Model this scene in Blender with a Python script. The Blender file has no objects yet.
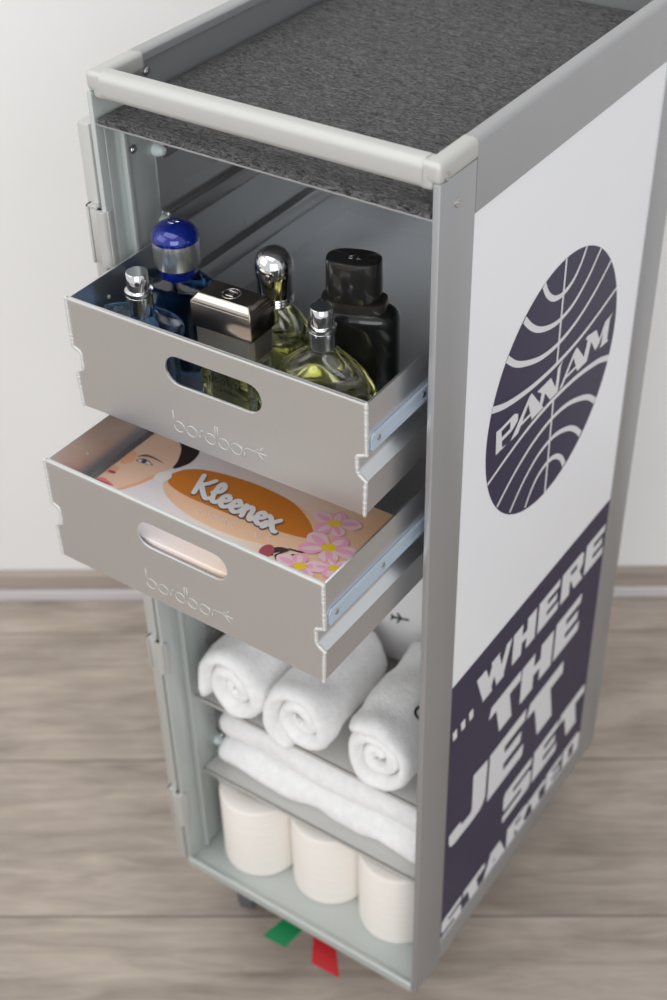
import bpy, bmesh, math, random
from mathutils import Vector, Matrix, noise
random.seed(7)
C = bpy.context.scene.collection
PI = math.pi
W, D = .302, .415            # trolley width and depth
ZB, ZT = .1025, 1.0265       # underside of the body, top of the rim

# ------------------------------------------------------------------ materials
def mat(name, col, rough=.5, metal=0., trans=0., ior=1.45, coat=0., spec=.5, sheen=0., aniso=0.):
    m = bpy.data.materials.new(name); m.use_nodes = True
    b = m.node_tree.nodes['Principled BSDF']
    b.inputs['Base Color'].default_value = (*col, 1)
    b.inputs['Roughness'].default_value = rough
    b.inputs['Metallic'].default_value = metal
    b.inputs['Transmission Weight'].default_value = trans
    b.inputs['IOR'].default_value = ior
    b.inputs['Coat Weight'].default_value = coat
    b.inputs['Specular IOR Level'].default_value = spec
    b.inputs['Sheen Weight'].default_value = sheen
    b.inputs['Anisotropic'].default_value = aniso
    return m

def nodes(m): return m.node_tree.nodes, m.node_tree.links, m.node_tree.nodes['Principled BSDF']

def add_noise(m, c0, c1, scale=(10, 10, 10), detail=6, rough=.6, lo=.3, hi=.7, bump=0., bdist=.001, coord='Object', bscale=None, distortion=0.):
    n, l, b = nodes(m)
    tc = n.new('ShaderNodeTexCoord'); mp = n.new('ShaderNodeMapping'); mp.inputs['Scale'].default_value = scale
    nz = n.new('ShaderNodeTexNoise'); nz.inputs['Scale'].default_value = 1; nz.inputs['Detail'].default_value = detail
    nz.inputs['Roughness'].default_value = rough; nz.inputs['Distortion'].default_value = distortion
    cr = n.new('ShaderNodeValToRGB')
    cr.color_ramp.elements[0].position = lo; cr.color_ramp.elements[0].color = (*c0, 1)
    cr.color_ramp.elements[1].position = hi; cr.color_ramp.elements[1].color = (*c1, 1)
    l.new(tc.outputs[coord], mp.inputs['Vector']); l.new(mp.outputs['Vector'], nz.inputs['Vector'])
    l.new(nz.outputs['Fac'], cr.inputs['Fac']); l.new(cr.outputs['Color'], b.inputs['Base Color'])
    if bump:
        bp = n.new('ShaderNodeBump'); bp.inputs['Strength'].default_value = bump; bp.inputs['Distance'].default_value = bdist
        if bscale:
            n2 = n.new('ShaderNodeTexNoise'); n2.inputs['Scale'].default_value = bscale; n2.inputs['Detail'].default_value = 4
            l.new(tc.outputs[coord], n2.inputs['Vector']); l.new(n2.outputs['Fac'], bp.inputs['Height'])
        else:
            l.new(nz.outputs['Fac'], bp.inputs['Height'])
        l.new(bp.outputs['Normal'], b.inputs['Normal'])
    return m

M = {}
def metal_mat(name, col, rough, metal=1., grain=(700, 14, 14), amt=.06):
    m = mat(name, col, rough, metal)
    n, l, b = nodes(m)
    tc = n.new('ShaderNodeTexCoord'); mp = n.new('ShaderNodeMapping'); mp.inputs['Scale'].default_value = grain
    nz = n.new('ShaderNodeTexNoise'); nz.inputs['Scale'].default_value = 1; nz.inputs['Detail'].default_value = 3
    mr = n.new('ShaderNodeMapRange'); mr.inputs['To Min'].default_value = rough - amt; mr.inputs['To Max'].default_value = rough + amt
    l.new(tc.outputs['Object'], mp.inputs['Vector']); l.new(mp.outputs['Vector'], nz.inputs['Vector'])
    l.new(nz.outputs['Fac'], mr.inputs['Value']); l.new(mr.outputs['Result'], b.inputs['Roughness'])
    return m
M['alu'] = metal_mat('anodised_aluminium', (.44, .445, .455), .42, .72)
M['alu_cap'] = mat('satin_cast_aluminium', (.575, .575, .555), .58, .55)
M['alu_drawer'] = metal_mat('drawer_aluminium', (.735, .748, .762), .36, .98)
M['alu_shelf'] = mat('shelf_aluminium', (.60, .59, .57), .42, .3)
M['alu_in'] = mat('inner_aluminium', (.54, .575, .56), .48, .5)
M['liner'] = metal_mat('liner_steel', (.66, .655, .65), .28, .9, (30, 6, 60), .1)
M['weld'] = mat('weld_bead', (.64, .64, .62), .55, .4)
M['zinc'] = mat('bluish_zinc', (.50, .585, .68), .5, .25)
M['chrome'] = mat('chrome', (.84, .84, .85), .08, 1.)
M['satin_silver'] = mat('satin_silver', (.82, .82, .83), .26, .9)
M['screw'] = mat('screw_steel', (.55, .54, .52), .25, 1.)
M['dark'] = mat('dark_recess', (.03, .03, .03), .6)
M['nylon'] = mat('pale_nylon', (.62, .70, .70), .4)
M['tyre'] = mat('grey_rubber', (.10, .10, .115), .6)
M['white_panel'] = mat('white_decal', (.885, .895, .925), .32, coat=.2)
M['navy'] = mat('navy_print', (.024, .018, .060), .36, spec=.35)
M['print_white'] = mat('white_print', (.74, .74, .76), .35)
M['green'] = mat('green_pedal', (.0, .19, .06), .45)
M['red'] = mat('red_pedal', (.46, .012, .018), .45)

M['felt'] = add_noise(mat('grey_wool_felt', (.08, .08, .08), .95, sheen=.08), (.008, .008, .009), (.165, .16, .163),
                      (110, 330, 220), 7, .74, .41, .62, bump=1., bdist=.0015, distortion=2.2)
M['towel'] = add_noise(mat('white_terry', (.86, .86, .86), .95, sheen=.3), (.84, .835, .83), (.92, .92, .92), (90, 90, 90), 6, .6, .35, .65, bump=.7, bdist=.0014, bscale=420)
M['linen'] = mat('white_linen', (.78, .77, .78), .8)
M['ink'] = mat('black_thread', (.012, .012, .012), .7)
M['paper'] = add_noise(mat('tissue_paper', (.86, .81, .75), .9), (.83, .785, .73), (.88, .835, .78), (4, 4, 300), 3, .5, .3, .7, bump=.25, bdist=.0006)
M['cardboard'] = mat('grey_cardboard', (.45, .40, .34), .9)

def glass(name, col, rough=0., ior=1.47): return mat(name, col, rough, 0, 1., ior)
M['clear_glass'] = glass('clear_glass', (.97, .98, .96))
M['cologne'] = mat('yellow_green_cologne', (.87, .86, .52), 0, 0, 1., 1.36)
M['blue_glass'] = glass('blue_glass', (.10, .22, .40), .02)
M['deep_blue_glass'] = glass('deep_blue_glass', (.025, .08, .19), .03)
M['blue_cap'] = mat('cobalt_lacquer', (.004, .018, .24), .10, .3, coat=1.)
M['bronze'] = mat('champagne_mirror', (.66, .59, .52), .14, 1.)
M['glass_reflection'] = mat('bronze_glass_reflection', (.60, .55, .48), .30, .85)
M['black_cap'] = mat('black_lacquer', (.022, .021, .020), .22, .3, coat=.6)
M['black_glass'] = mat('gunmetal_glass', (.020, .020, .020), .20, .55, coat=.5)
M['smoke'] = mat('smoked_collar', (.05, .045, .04), .12, .4, coat=.6)
M['silver_mark'] = mat('silver_mark', (.75, .75, .75), .2, 1.)

def cc(r, g, b):             # sRGB 0-255 to linear
    f = lambda v: (v/255/12.92) if v <= 10 else ((v/255+.055)/1.055)**2.4
    return (f(r), f(g), f(b))
for nm, c in dict(b_base=(226, 220, 221), b_brown=(186, 112, 42), b_tan=(214, 178, 148), b_skin=(232, 196, 172), b_skin2=(214, 160, 128),
                  b_hair=(44, 34, 34), b_lip=(205, 118, 112), b_eye=(120, 112, 112), b_iris=(52, 62, 78), b_white=(240, 238, 238),
                  b_shadow=(96, 82, 76), b_pink=(222, 160, 186), b_pink2=(240, 205, 216), b_rose=(190, 100, 130), b_yellow=(222, 190, 60),
                  b_leaf=(58, 48, 44), b_soft=(232, 212, 198), b_bud=(150, 72, 84)).items():
    M[nm] = mat('carton_' + nm[2:], tuple(min(1.38, .90/max(cc(*c)))*v for v in cc(*c)), .45, coat=.15)
# the printed ground of the tissue box runs from pale grey to warm tan across the lid
m = M['b_base']; n_, l_, b_ = nodes(m)
tc = n_.new('ShaderNodeTexCoord'); sx = n_.new('ShaderNodeSeparateXYZ'); cr = n_.new('ShaderNodeValToRGB')
mr = n_.new('ShaderNodeMapRange'); mr.inputs['From Min'].default_value = .02; mr.inputs['From Max'].default_value = .265
cr.color_ramp.elements[0].color = (.86, .81, .84, 1); cr.color_ramp.elements[0].position = .25
cr.color_ramp.elements[1].color = (.84, .53, .31, 1); cr.color_ramp.elements[1].position = .98
e = cr.color_ramp.elements.new(.6); e.color = (.92, .77, .67, 1)
l_.new(tc.outputs['Object'], sx.inputs[0]); l_.new(sx.outputs['X'], mr.inputs['Value']); l_.new(mr.outputs['Result'], cr.inputs['Fac'])
l_.new(cr.outputs['Color'], b_.inputs['Base Color'])

# ------------------------------------------------------------------ mesh helpers
def box(bm, a, b, bev=0., seg=2, mi=0):
    t = bmesh.new(); bmesh.ops.create_cube(t, size=1)
    for v in t.verts:
        v.co = Vector([a[i] + (v.co[i] + .5) * (b[i] - a[i]) for i in range(3)])
    if bev: bmesh.ops.bevel(t, geom=t.edges[:], offset=bev, segments=seg, profile=.5, affect='EDGES', clamp_overlap=True)
    merge(bm, t, mi)

def merge(bm, t, mi=0, mtx=None):
    if mtx is not None: bmesh.ops.transform(t, matrix=mtx, verts=t.verts[:])
    vm = {}
    for v in t.verts: vm[v] = bm.verts.new(v.co)
    for f in t.faces:
        try:
            nf = bm.faces.new([vm[v] for v in f.verts]); nf.material_index = mi if mi is not None else f.material_index; nf.smooth = f.smooth
        except ValueError: pass
    t.free()

def lathe(bm, prof, cx=0, cy=0, n=40, mi=0, sx=1., sy=1., rot=0., power=2., closed=False):
    """prof = [(r, z)]; superellipse section, r<=0 closes on the axis"""
    rings = []
    c, s = math.cos(rot), math.sin(rot)
    for r, z in prof:
        if r <= 1e-6: rings.append([bm.verts.new((cx, cy, z))]); continue
        ring = []
        for k in range(n):
            a = 2*PI*k/n; ca, sa = math.cos(a), math.sin(a)
            x = math.copysign(abs(ca)**(2/power), ca)*r*sx; y = math.copysign(abs(sa)**(2/power), sa)*r*sy
            ring.append(bm.verts.new((cx + x*c - y*s, cy + x*s + y*c, z)))
        rings.append(ring)
    pairs = list(zip(rings, rings[1:]))
    if closed: pairs.append((rings[-1], rings[0]))
    for A, B in pairs:
        for k in range(n):
            k2 = (k+1) % n
            if len(A) == 1 and len(B) == 1: break
            if len(A) == 1: f = bm.faces.new((A[0], B[k2], B[k]))
            elif len(B) == 1: f = bm.faces.new((A[k], A[k2], B[0]))
            else: f = bm.faces.new((A[k], A[k2], B[k2], B[k]))
            f.smooth = True; f.material_index = mi

def loft(bm, prof, cx=0, cy=0, n=48, mi=0, rot=0., power=2.):
    """prof = [(a, b, z)] superellipse half axes; a<=0 closes"""
    rings = []; c, s = math.cos(rot), math.sin(rot)
    for a_, b_, z in prof:
        if a_ <= 1e-6: rings.append([bm.verts.new((cx, cy, z))]); continue
        ring = []
        for k in range(n):
            t = 2*PI*k/n; ca, sa = math.cos(t), math.sin(t)
            x = math.copysign(abs(ca)**(2/power), ca)*a_; y = math.copysign(abs(sa)**(2/power), sa)*b_
            ring.append(bm.verts.new((cx + x*c - y*s, cy + x*s + y*c, z)))
        rings.append(ring)
    for A, B in zip(rings, rings[1:]):
        for k in range(n):
            k2 = (k+1) % n
            if len(A) == 1: f = bm.faces.new((A[0], B[k2], B[k]))
            elif len(B) == 1: f = bm.faces.new((A[k], A[k2], B[0]))
            else: f = bm.faces.new((A[k], A[k2], B[k2], B[k]))
            f.smooth = True; f.material_index = mi

def cyl(bm, p, q, r, n=20, mi=0, r2=None, bev=0.):
    p, q = Vector(p), Vector(q); ax = (q-p); L = ax.length; ax.normalize()
    R_ = ax.to_track_quat('Z', 'Y').to_matrix().to_4x4(); R_.translation = p
    t = bmesh.new(); r2 = r if r2 is None else r2
    if bev: pr = [(0, 0), (r-bev, 0), (r, bev), (r2, L-bev), (r2-bev, L), (0, L)]
    else: pr = [(0, 0), (r, 0), (r2, L), (0, L)]
    lathe(t, pr, n=n); merge(bm, t, mi, R_)

def tube(bm, pts, r, n=8, mi=0):
    pts = [Vector(p) for p in pts]; rings = []; prev = None
    for i, p in enumerate(pts):
        d = (pts[min(i+1, len(pts)-1)] - pts[max(i-1, 0)]).normalized()
        if prev is None:
            u = d.orthogonal().normalized()
        else:
            u = (prev - d*prev.dot(d)).normalized()
        prev = u; v = d.cross(u)
        rings.append([bm.verts.new(p + (u*math.cos(2*PI*k/n) + v*math.sin(2*PI*k/n))*r) for k in range(n)])
    for A, B in zip(rings, rings[1:]):
        for k in range(n):
            f = bm.faces.new((A[k], A[(k+1) % n], B[(k+1) % n], B[k])); f.smooth = True; f.material_index = mi
    for ring in (rings[0][::-1], rings[-1]):
        f = bm.faces.new(ring); f.material_index = mi

def poly(bm, pts, mi=0):
    f = bm.faces.new([bm.verts.new(p) for p in pts]); f.material_index = mi; return f

def prism(bm, pts2, place, t, mi=0):
    """2D outline through place(u, v, w): w from 0 to t"""
    A = [bm.verts.new(place(u, v, 0)) for u, v in pts2]; B = [bm.verts.new(place(u, v, t)) for u, v in pts2]
    n = len(pts2)
    for i in range(n):
        f = bm.faces.new((A[i], A[(i+1) % n], B[(i+1) % n], B[i])); f.material_index = mi
    f = bm.faces.new(A[::-1]); f.material_index = mi
    f = bm.faces.new(B); f.material_index = mi

def plate(outlines, t, bev=0.):
    """flat plate in local XY with holes, thickness t (centred); returns a bmesh"""
    cu = bpy.data.curves.new('tmp', 'CURVE'); cu.dimensions = '2D'; cu.fill_mode = 'BOTH'
    cu.extrude = t/2 - bev; cu.bevel_depth = bev; cu.bevel_resolution = 1
    for o in outlines:
        s = cu.splines.new('POLY'); s.points.add(len(o)-1); s.use_cyclic_u = True
        for i, (x, y) in enumerate(o): s.points[i].co = (x, y, 0, 1)
    ob = bpy.data.objects.new('tmp', cu); C.objects.link(ob)
    dg = bpy.context.evaluated_depsgraph_get(); me = bpy.data.meshes.new_from_object(ob.evaluated_get(dg))
    bm = bmesh.new(); bm.from_mesh(me)
    bpy.data.objects.remove(ob); bpy.data.curves.remove(cu); bpy.data.meshes.remove(me)
    return bm

def text_bm(s, size, ext=.0001, shear=0., offset=0., space=1.):
    cu = bpy.data.curves.new('tmp', 'FONT'); cu.body = s; cu.size = size; cu.extrude = ext; cu.shear = shear
    cu.offset = offset; cu.space_character = space; cu.align_x = 'CENTER'; cu.align_y = 'CENTER'
    ob = bpy.data.objects.new('tmp', cu); C.objects.link(ob)
    dg = bpy.context.evaluated_depsgraph_get(); me = bpy.data.meshes.new_from_object(ob.evaluated_get(dg))
    bm = bmesh.new(); bm.from_mesh(me)
    bpy.data.objects.remove(ob); bpy.data.curves.remove(cu); bpy.data.meshes.remove(me)
    return bm

def obj(name, bm, m, parent=None, smooth_angle=None, fix=True):
    if fix: bmesh.ops.recalc_face_normals(bm, faces=bm.faces[:])
    me = bpy.data.meshes.new(name)
    if smooth_angle is not None:
        for f in bm.faces: f.smooth = True
        for e_ in bm.edges:
            if len(e_.link_faces) == 2 and e_.calc_face_angle(0) > smooth_angle: e_.smooth = False
    bm.to_mesh(me); bm.free()
    for x in (m if isinstance(m, (list, tuple)) else [m]): me.materials.append(x)
    o = bpy.data.objects.new(name, me); C.objects.link(o)
    if parent: o.parent = parent
    return o

def tag(o, label, cat, group=None):
    o['label'] = label; o['category'] = cat
    if group: o['group'] = group
    return o
def thing(name, label, cat, loc=(0, 0, 0), rz=0., group=None):
    o = bpy.data.objects.new(name, None); o.empty_display_size = .02; C.objects.link(o)
    o.location = loc; o.rotation_euler = (0, 0, rz)
    return tag(o, label, cat, group)
def B(): return bmesh.new()
def stadium(cx, cy, w, h, n=10):
    r = h/2; L = w/2 - r; o = []
    for k in range(n+1): a = -PI/2 + PI*k/n; o.append((cx+L+r*math.cos(a), cy+r*math.sin(a)))
    for k in range(n+1): a = PI/2 + PI*k/n; o.append((cx-L+r*math.cos(a), cy+r*math.sin(a)))
    return o

# ------------------------------------------------------------------ the room
YAW = math.radians(33.4)                       # the room is turned against the trolley
dirv = Vector((math.cos(YAW), math.sin(YAW), 0)); nrm = Vector((-math.sin(YAW), math.cos(YAW), 0))
room = Matrix(((dirv.x, nrm.x, 0, 0), (dirv.y, nrm.y, 0, 0), (0, 0, 1, 0), (0, 0, 0, 1)))   # local x along the wall, y towards it
WALL = .565
M['wall'] = add_noise(mat('white_wall_paint', (.8, .79, .78), .85), (.80, .79, .78), (.83, .82, .81), (3, 3, 3), 3, .5, .3, .7, bump=.08, bdist=.001, bscale=120)
fm = mat('oak_laminate', (.4, .34, .29), .48, coat=.05); M['floor'] = fm
n_, l_, b_ = nodes(fm)
tc = n_.new('ShaderNodeTexCoord'); sep = n_.new('ShaderNodeSeparateXYZ'); l_.new(tc.outputs['Object'], sep.inputs[0])
def math_n(op, a, b=None):
    q = n_.new('ShaderNodeMath'); q.operation = op
    for i, v in enumerate((a, b)):
        if v is None: continue
        if isinstance(v, (int, float)): q.inputs[i].default_value = v
        else: l_.new(v, q.inputs[i])
    return q.outputs[0]
rowf = math_n('DIVIDE', sep.outputs['Y'], .24); row = math_n('FLOOR', rowf); fr = math_n('SUBTRACT', rowf, row)
jit = math_n('ADD', math_n('MULTIPLY', row, .37), 3.)
colf = math_n('DIVIDE', math_n('ADD', sep.outputs['X'], jit), 6.4); col = math_n('FLOOR', colf); fc = math_n('SUBTRACT', colf, col)
seam = math_n('MAXIMUM', math_n('LESS_THAN', math_n('MINIMUM', fr, math_n('SUBTRACT', 1., fr)), .0065),
              math_n('LESS_THAN', math_n('MINIMUM', fc, math_n('SUBTRACT', 1., fc)), 1.5e-4))
pid = math_n('ADD', math_n('MULTIPLY', row, 7.3), math_n('MULTIPLY', col, 3.1))
cb = n_.new('ShaderNodeCombineXYZ'); l_.new(math_n('MULTIPLY', sep.outputs['X'], 5.), cb.inputs[0]); l_.new(math_n('MULTIPLY', sep.outputs['Y'], 38.), cb.inputs[1]); l_.new(pid, cb.inputs[2])
g1 = n_.new('ShaderNodeTexNoise'); g1.inputs['Scale'].default_value = 1; g1.inputs['Detail'].default_value = 8; g1.inputs['Roughness'].default_value = .62; g1.inputs['Distortion'].default_value = 1.1
l_.new(cb.outputs[0], g1.inputs['Vector'])
cb2 = n_.new('ShaderNodeCombineXYZ'); l_.new(math_n('MULTIPLY', sep.outputs['X'], 6.), cb2.inputs[0]); l_.new(math_n('MULTIPLY', sep.outputs['Y'], 14.), cb2.inputs[1]); l_.new(pid, cb2.inputs[2])
g2 = n_.new('ShaderNodeTexNoise'); g2.inputs['Scale'].default_value = 1; g2.inputs['Detail'].default_value = 4; l_.new(cb2.outputs[0], g2.inputs['Vector'])
cr = n_.new('ShaderNodeValToRGB'); cr.color_ramp.elements[0].position = .30; cr.color_ramp.elements[0].color = (.215, .178, .148, 1)
cr.color_ramp.elements[1].position = .68; cr.color_ramp.elements[1].color = (.545, .465, .400, 1)
l_.new(math_n('ADD', math_n('MULTIPLY', g1.outputs['Fac'], .55), math_n('MULTIPLY', g2.outputs['Fac'], .45)), cr.inputs['Fac'])
mx = n_.new('ShaderNodeMixRGB'); l_.new(math_n('MULTIPLY', seam, .62), mx.inputs['Fac']); l_.new(cr.outputs['Color'], mx.inputs['Color1']); mx.inputs['Color2'].default_value = (.09, .075, .065, 1)
l_.new(mx.outputs['Color'], b_.inputs['Base Color'])
bp = n_.new('ShaderNodeBump'); bp.inputs['Strength'].default_value = .3; bp.inputs['Distance'].default_value = .001
l_.new(math_n('SUBTRACT', g1.outputs['Fac'], math_n('MULTIPLY', seam, 2.)), bp.inputs['Height']); l_.new(bp.outputs['Normal'], b_.inputs['Normal'])

def structure(name, bm, m):
    o = obj(name, bm, m); o.matrix_world = room; o['kind'] = 'structure'; return o
b = B(); box(b, (-3.2, -3.2, -.05), (3.2, WALL+.1, 0)); structure('floor', b, M['floor'])
b = B(); box(b, (-3.2, WALL, 0), (3.2, WALL+.1, 2.7)); structure('wall_back', b, M['wall'])
M['skirt'] = add_noise(mat('oak_skirting', (.4, .33, .27), .5), (.33, .275, .235), (.43, .36, .31), (3, 40, 40), 5, .6, .3, .7)
M['skirt_strip'] = mat('pale_skirting_strip', (.58, .55, .555), .4)
b = B(); box(b, (-3.2, WALL-.013, .020), (3.2, WALL, .050), .003)
structure('baseboard_back', b, M['skirt'])
b = B(); box(b, (-3.2, WALL-.016, 0), (3.2, WALL, .020), .003)
structure('trim_1', b, M['skirt_strip'])  # paler strip along the bottom edge of the skirting

# ------------------------------------------------------------------ the trolley
trolley = thing('service_trolley', 'tall narrow aluminium airline trolley with blue and white airline panel on its side', 'trolley')
def part(name, bm, m, parent=None, **k):
    if k.get('fix', True): k.setdefault('smooth_angle', .65)
    return obj(name, bm, m, parent or trolley, **k)

# corner posts (front ones are open profiles)
b = B(); box(b, (W-.006, 0, ZB), (W, .048, 1.0122), .0012)
part('corner_post', b, M['alu'])
b = B(); box(b, (0, 0, ZB), (.0048, .048, 1.0105), .0012); box(b, (.0040, .009, ZB+.01), (.0052, .0235, .984), .0002)
box(b, (.0040, .0235, ZB+.01), (.0105, .0285, .984), .0012); box(b, (.0040, .0285, ZB+.01), (.0072, .060, .984), .0004)
part('corner_post', b, M['alu_in'])
for x0, x1 in ((W-.006, W), (0, .006)):
    b = B(); box(b, (x0, .369, ZB), (x1, D, .9725), .0012); part('corner_post', b, M['alu'])
# rim rails: thin web with a wider rounded top flange
def rail_outline():        # (distance in from the outer face, z): web with a wider flange rounded on top
    r1, r2 = .0042, .0036
    o = [(0, .9725)]
    o += [(r1-r1*math.cos(PI/2*k/6), ZT-r1+r1*math.sin(PI/2*k/6)) for k in range(7)]
    o += [(.0125-r2+r2*math.sin(PI/2*k/6), ZT-r2+r2*math.cos(PI/2*k/6)) for k in range(7)]
    return o + [(.0125, 1.0180), (.0118, 1.0172), (.0050, 1.0172), (.0050, .9725)]
for f_, L_ in ((lambda u_, v_, w_: (W-u_, .0479+w_, v_), D-.0479), (lambda u_, v_, w_: (u_, .0479+w_, v_), D-.0479), (lambda u_, v_, w_: (.0051+w_, D-u_-.0001, v_), W-.0102)):
    b = B(); prism(b, rail_outline(), f_, L_); part('rim_rail', b, M['alu'], smooth_angle=.6)
b = B(); o_ = []
for cy_, cz_, a0 in ((.0158-.0055, ZT+.0004-.0055, 0), (-.0003+.0070, ZT+.0004-.0070, PI/2), (-.0003+.0060, 1.0058+.0060, PI), (.0158-.003, 1.0058+.003, 1.5*PI)):
    rr_ = .0055 if a0 == 0 else (.0070 if a0 == PI/2 else (.0060 if a0 == PI else .003))
    o_ += [(cy_+rr_*math.cos(a0+PI/2*k/6), cz_+rr_*math.sin(a0+PI/2*k/6)) for k in range(7)]
prism(b, o_, lambda u_, v_, w_: (.0140+w_, u_, v_), W-.0280)
part('front_bar', b, M['alu_cap'], smooth_angle=.6)
for s in (0, 1):
    b = B(); x0, x1 = ((W-.0138, W+.0004) if s else (-.0004, .0138))
    if s:
        box(b, (W-.0136, 0, 1.0108), (W-.0001, .0530, ZT-.0001), .0042, 5); box(b, (W-.0172, .0003, 1.0060), (W-.0062, .0154, ZT-.0004), .0034, 4)
    else:
        box(b, (.0001, 0, 1.0108), (.0136, .0530, ZT-.0001), .0042, 5); box(b, (.0062, .0003, 1.0060), (.0172, .0154, ZT-.0004), .0034, 4)
    cp = part('corner_cap', b, M['alu_cap'], smooth_angle=.6)
    b = B(); sx_ = W if s else 0.; d_ = 1 if s else -1
    cyl(b, (sx_-d_*.0005, .0085, 1.0155), (sx_+d_*.0008, .0085, 1.0155), .0034, 20, bev=.0004)
    cyl(b, (sx_+d_*.0008, .0085, 1.0155), (sx_+d_*.0011, .0085, 1.0155), .0013, 6)
    part('screw', b, M['screw'], cp)
for pt in ((W, .0225, .9915),):
    b = B(); cyl(b, (pt[0]-.0005, pt[1], pt[2]), (pt[0]+.0009, pt[1], pt[2]), .0036, 20, bev=.0004)
    cyl(b, (pt[0]+.0009, pt[1], pt[2]), (pt[0]+.0013, pt[1], pt[2]), .0014, 6)
    part('screw', b, M['screw'])
for pt in ((.0050, .061, 1.006), (.0072, .034, .9535)):
    b = B(); cyl(b, (pt[0]-.0005, pt[1], pt[2]), (pt[0]+.0028, pt[1], pt[2]), .0034, 20, bev=.0008)
    cyl(b, (pt[0]+.0028, pt[1], pt[2]), (pt[0]+.0032, pt[1], pt[2]), .0015, 6)
    part('screw', b, M['screw'])
# tray under the felt, base pan, bottom rails, plain panels
b = B(); box(b, (.0052, .0012, .9843), (W-.0062, D-.006, .9862), .0004)
part('top_tray', b, M['alu'])
b = B(); box(b, (.0005, -.0005, ZB-.002), (W-.006, D-.004, ZB+.0075), .0015, 2); box(b, (.0007, -.0011, ZB-.0024), (W-.0062, .0050, ZB+.0105), .0018, 3)
part('base_pan', b, M['alu_in'], smooth_angle=.6)
for x0, x1 in ((W-.006, W), (0, .006)):
    b = B(); box(b, (x0, .048, ZB), (x1, .369, .1355), .001); part('bottom_rail', b, M['alu'])
b = B(); box(b, (.0010, .048, .1355), (.0042, .369, .9725)); part('side_panel', b, M['white_panel'])
b = B(); box(b, (.006, D-.007, ZB), (W-.006, D-.003, .9828)); part('rear_panel', b, M['alu'])

# liners with the runners the drawers slide on
RUN = [.818 + .0625*k for k in range(-10, 3)]
for s in (0, 1):
    b = B()
    xa, xb = ((.0050, .0078) if not s else (W-.0082, W-.0060))
    box(b, (xa, .060, ZB+.009), (xb, D-.008, .980))
    ln = part('liner', b, M['liner'])
    for z in RUN:
        b = B()
        if not s: box(b, (.0076, .062, z-.0085), (.0138, D-.010, z+.0085), .003, 3)
        else: box(b, (W-.0142, .062, z-.0085), (W-.0080, D-.010, z+.0085), .003, 3)
        rn = part('runner', b, M['liner'], ln, smooth_angle=.6)
        if not s:
            b = B(); t = bmesh.new(); lathe(t, [(0, 0), (.0058, 0), (.0055, .004), (.0030, .0085), (0, .0095)], n=16)
            merge(b, t, 0, Matrix.Translation((.0070, .0615, z)) @ Matrix.Rotation(PI/2, 4, 'Y'))
            o = part('runner_stop', b, M['nylon'], ln); o['label'] = 'pale plastic stop'

# ---- decorated side panel (print lies in the panel mesh)
PX = W - .0012
b = B(); box(b, (PX-.0036, .048, .1355), (PX, .369, .9725))
lay = {0: PX+.00012, 1: PX+.00024, 2: PX+.00036}
PK = [0]
def pn(pts, mi, l=0):
    PK[0] += 1
    poly(b, [(lay[l]+PK[0]*4e-7, y/1000, z/1000) for y, z in pts], mi)
pn([(48.2, 135.7), (368.8, 135.7), (368.8, 511.1), (48.2, 511.1)], 1)
CY, CZ, CR = 205., 746., 118.6
pn([(CY+CR*math.cos(2*PI*k/96), CZ+CR*math.sin(2*PI*k/96)) for k in range(96)], 1)
def catmull(P, n=8):
    o = []; P = [P[0]] + list(P) + [P[-1]]
    for i in range(1, len(P)-2):
        for k in range(n):
            t = k/n
            o.append(tuple(.5*((2*P[i][j]) + (-P[i-1][j]+P[i+1][j])*t + (2*P[i-1][j]-5*P[i][j]+4*P[i+1][j]-P[i+2][j])*t*t + (-P[i-1][j]+3*P[i][j]-3*P[i+1][j]+P[i+2][j])*t**3) for j in range(2)))
    o.append(P[-1]); return o
def ribbon(pts, w0, w1, mi, l=1):
    L = []; R_ = []
    for i, p in enumerate(pts):
        q0 = pts[max(i-1, 0)]; q1 = pts[min(i+1, len(pts)-1)]; dx, dy = q1[0]-q0[0], q1[1]-q0[1]; d = math.hypot(dx, dy) or 1
        w = w0 + (w1-w0)*i/(len(pts)-1); L.append((p[0]-dy/d*w/2, p[1]+dx/d*w/2)); R_.append((p[0]+dy/d*w/2, p[1]-dx/d*w/2))
    for i in range(len(pts)-1): pn([L[i], R_[i], R_[i+1], L[i+1]], mi, l)
arcs = [[(168.2, 858.5), (176, 846.2), (189, 836), (205, 832.5), (222, 836.3), (234, 845.5), (243.5, 858)],
        [(138.1, 842.3), (150.2, 829.9), (166, 819), (187, 811), (206, 808.8), (228.6, 812.5), (253, 825.5), (273.3, 843)],
        [(112.7, 820.1), (127.2, 807.9), (146, 798), (174, 788.3), (205, 785.4), (238, 790.5), (269.9, 803), (298.2, 820.2)],
        [(92.5, 783.9), (114, 775.8), (142.7, 769.6), (172, 766), (207, 765), (245, 767.6), (278, 773.6), (318, 783.6)]]
for a in arcs:
    c_ = catmull(a, 6); ribbon(c_, 6.2, 3.1, 2)
    ribbon([(2*CY-y, 2*747.2-z) for y, z in c_], 6.2, 3.1, 2)
ribbon([(205.4, 864.6), (205.4, 765)], 3.2, 3.2, 2); ribbon([(205.2, 730), (205.4, 627)], 3.2, 3.2, 2)
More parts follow.
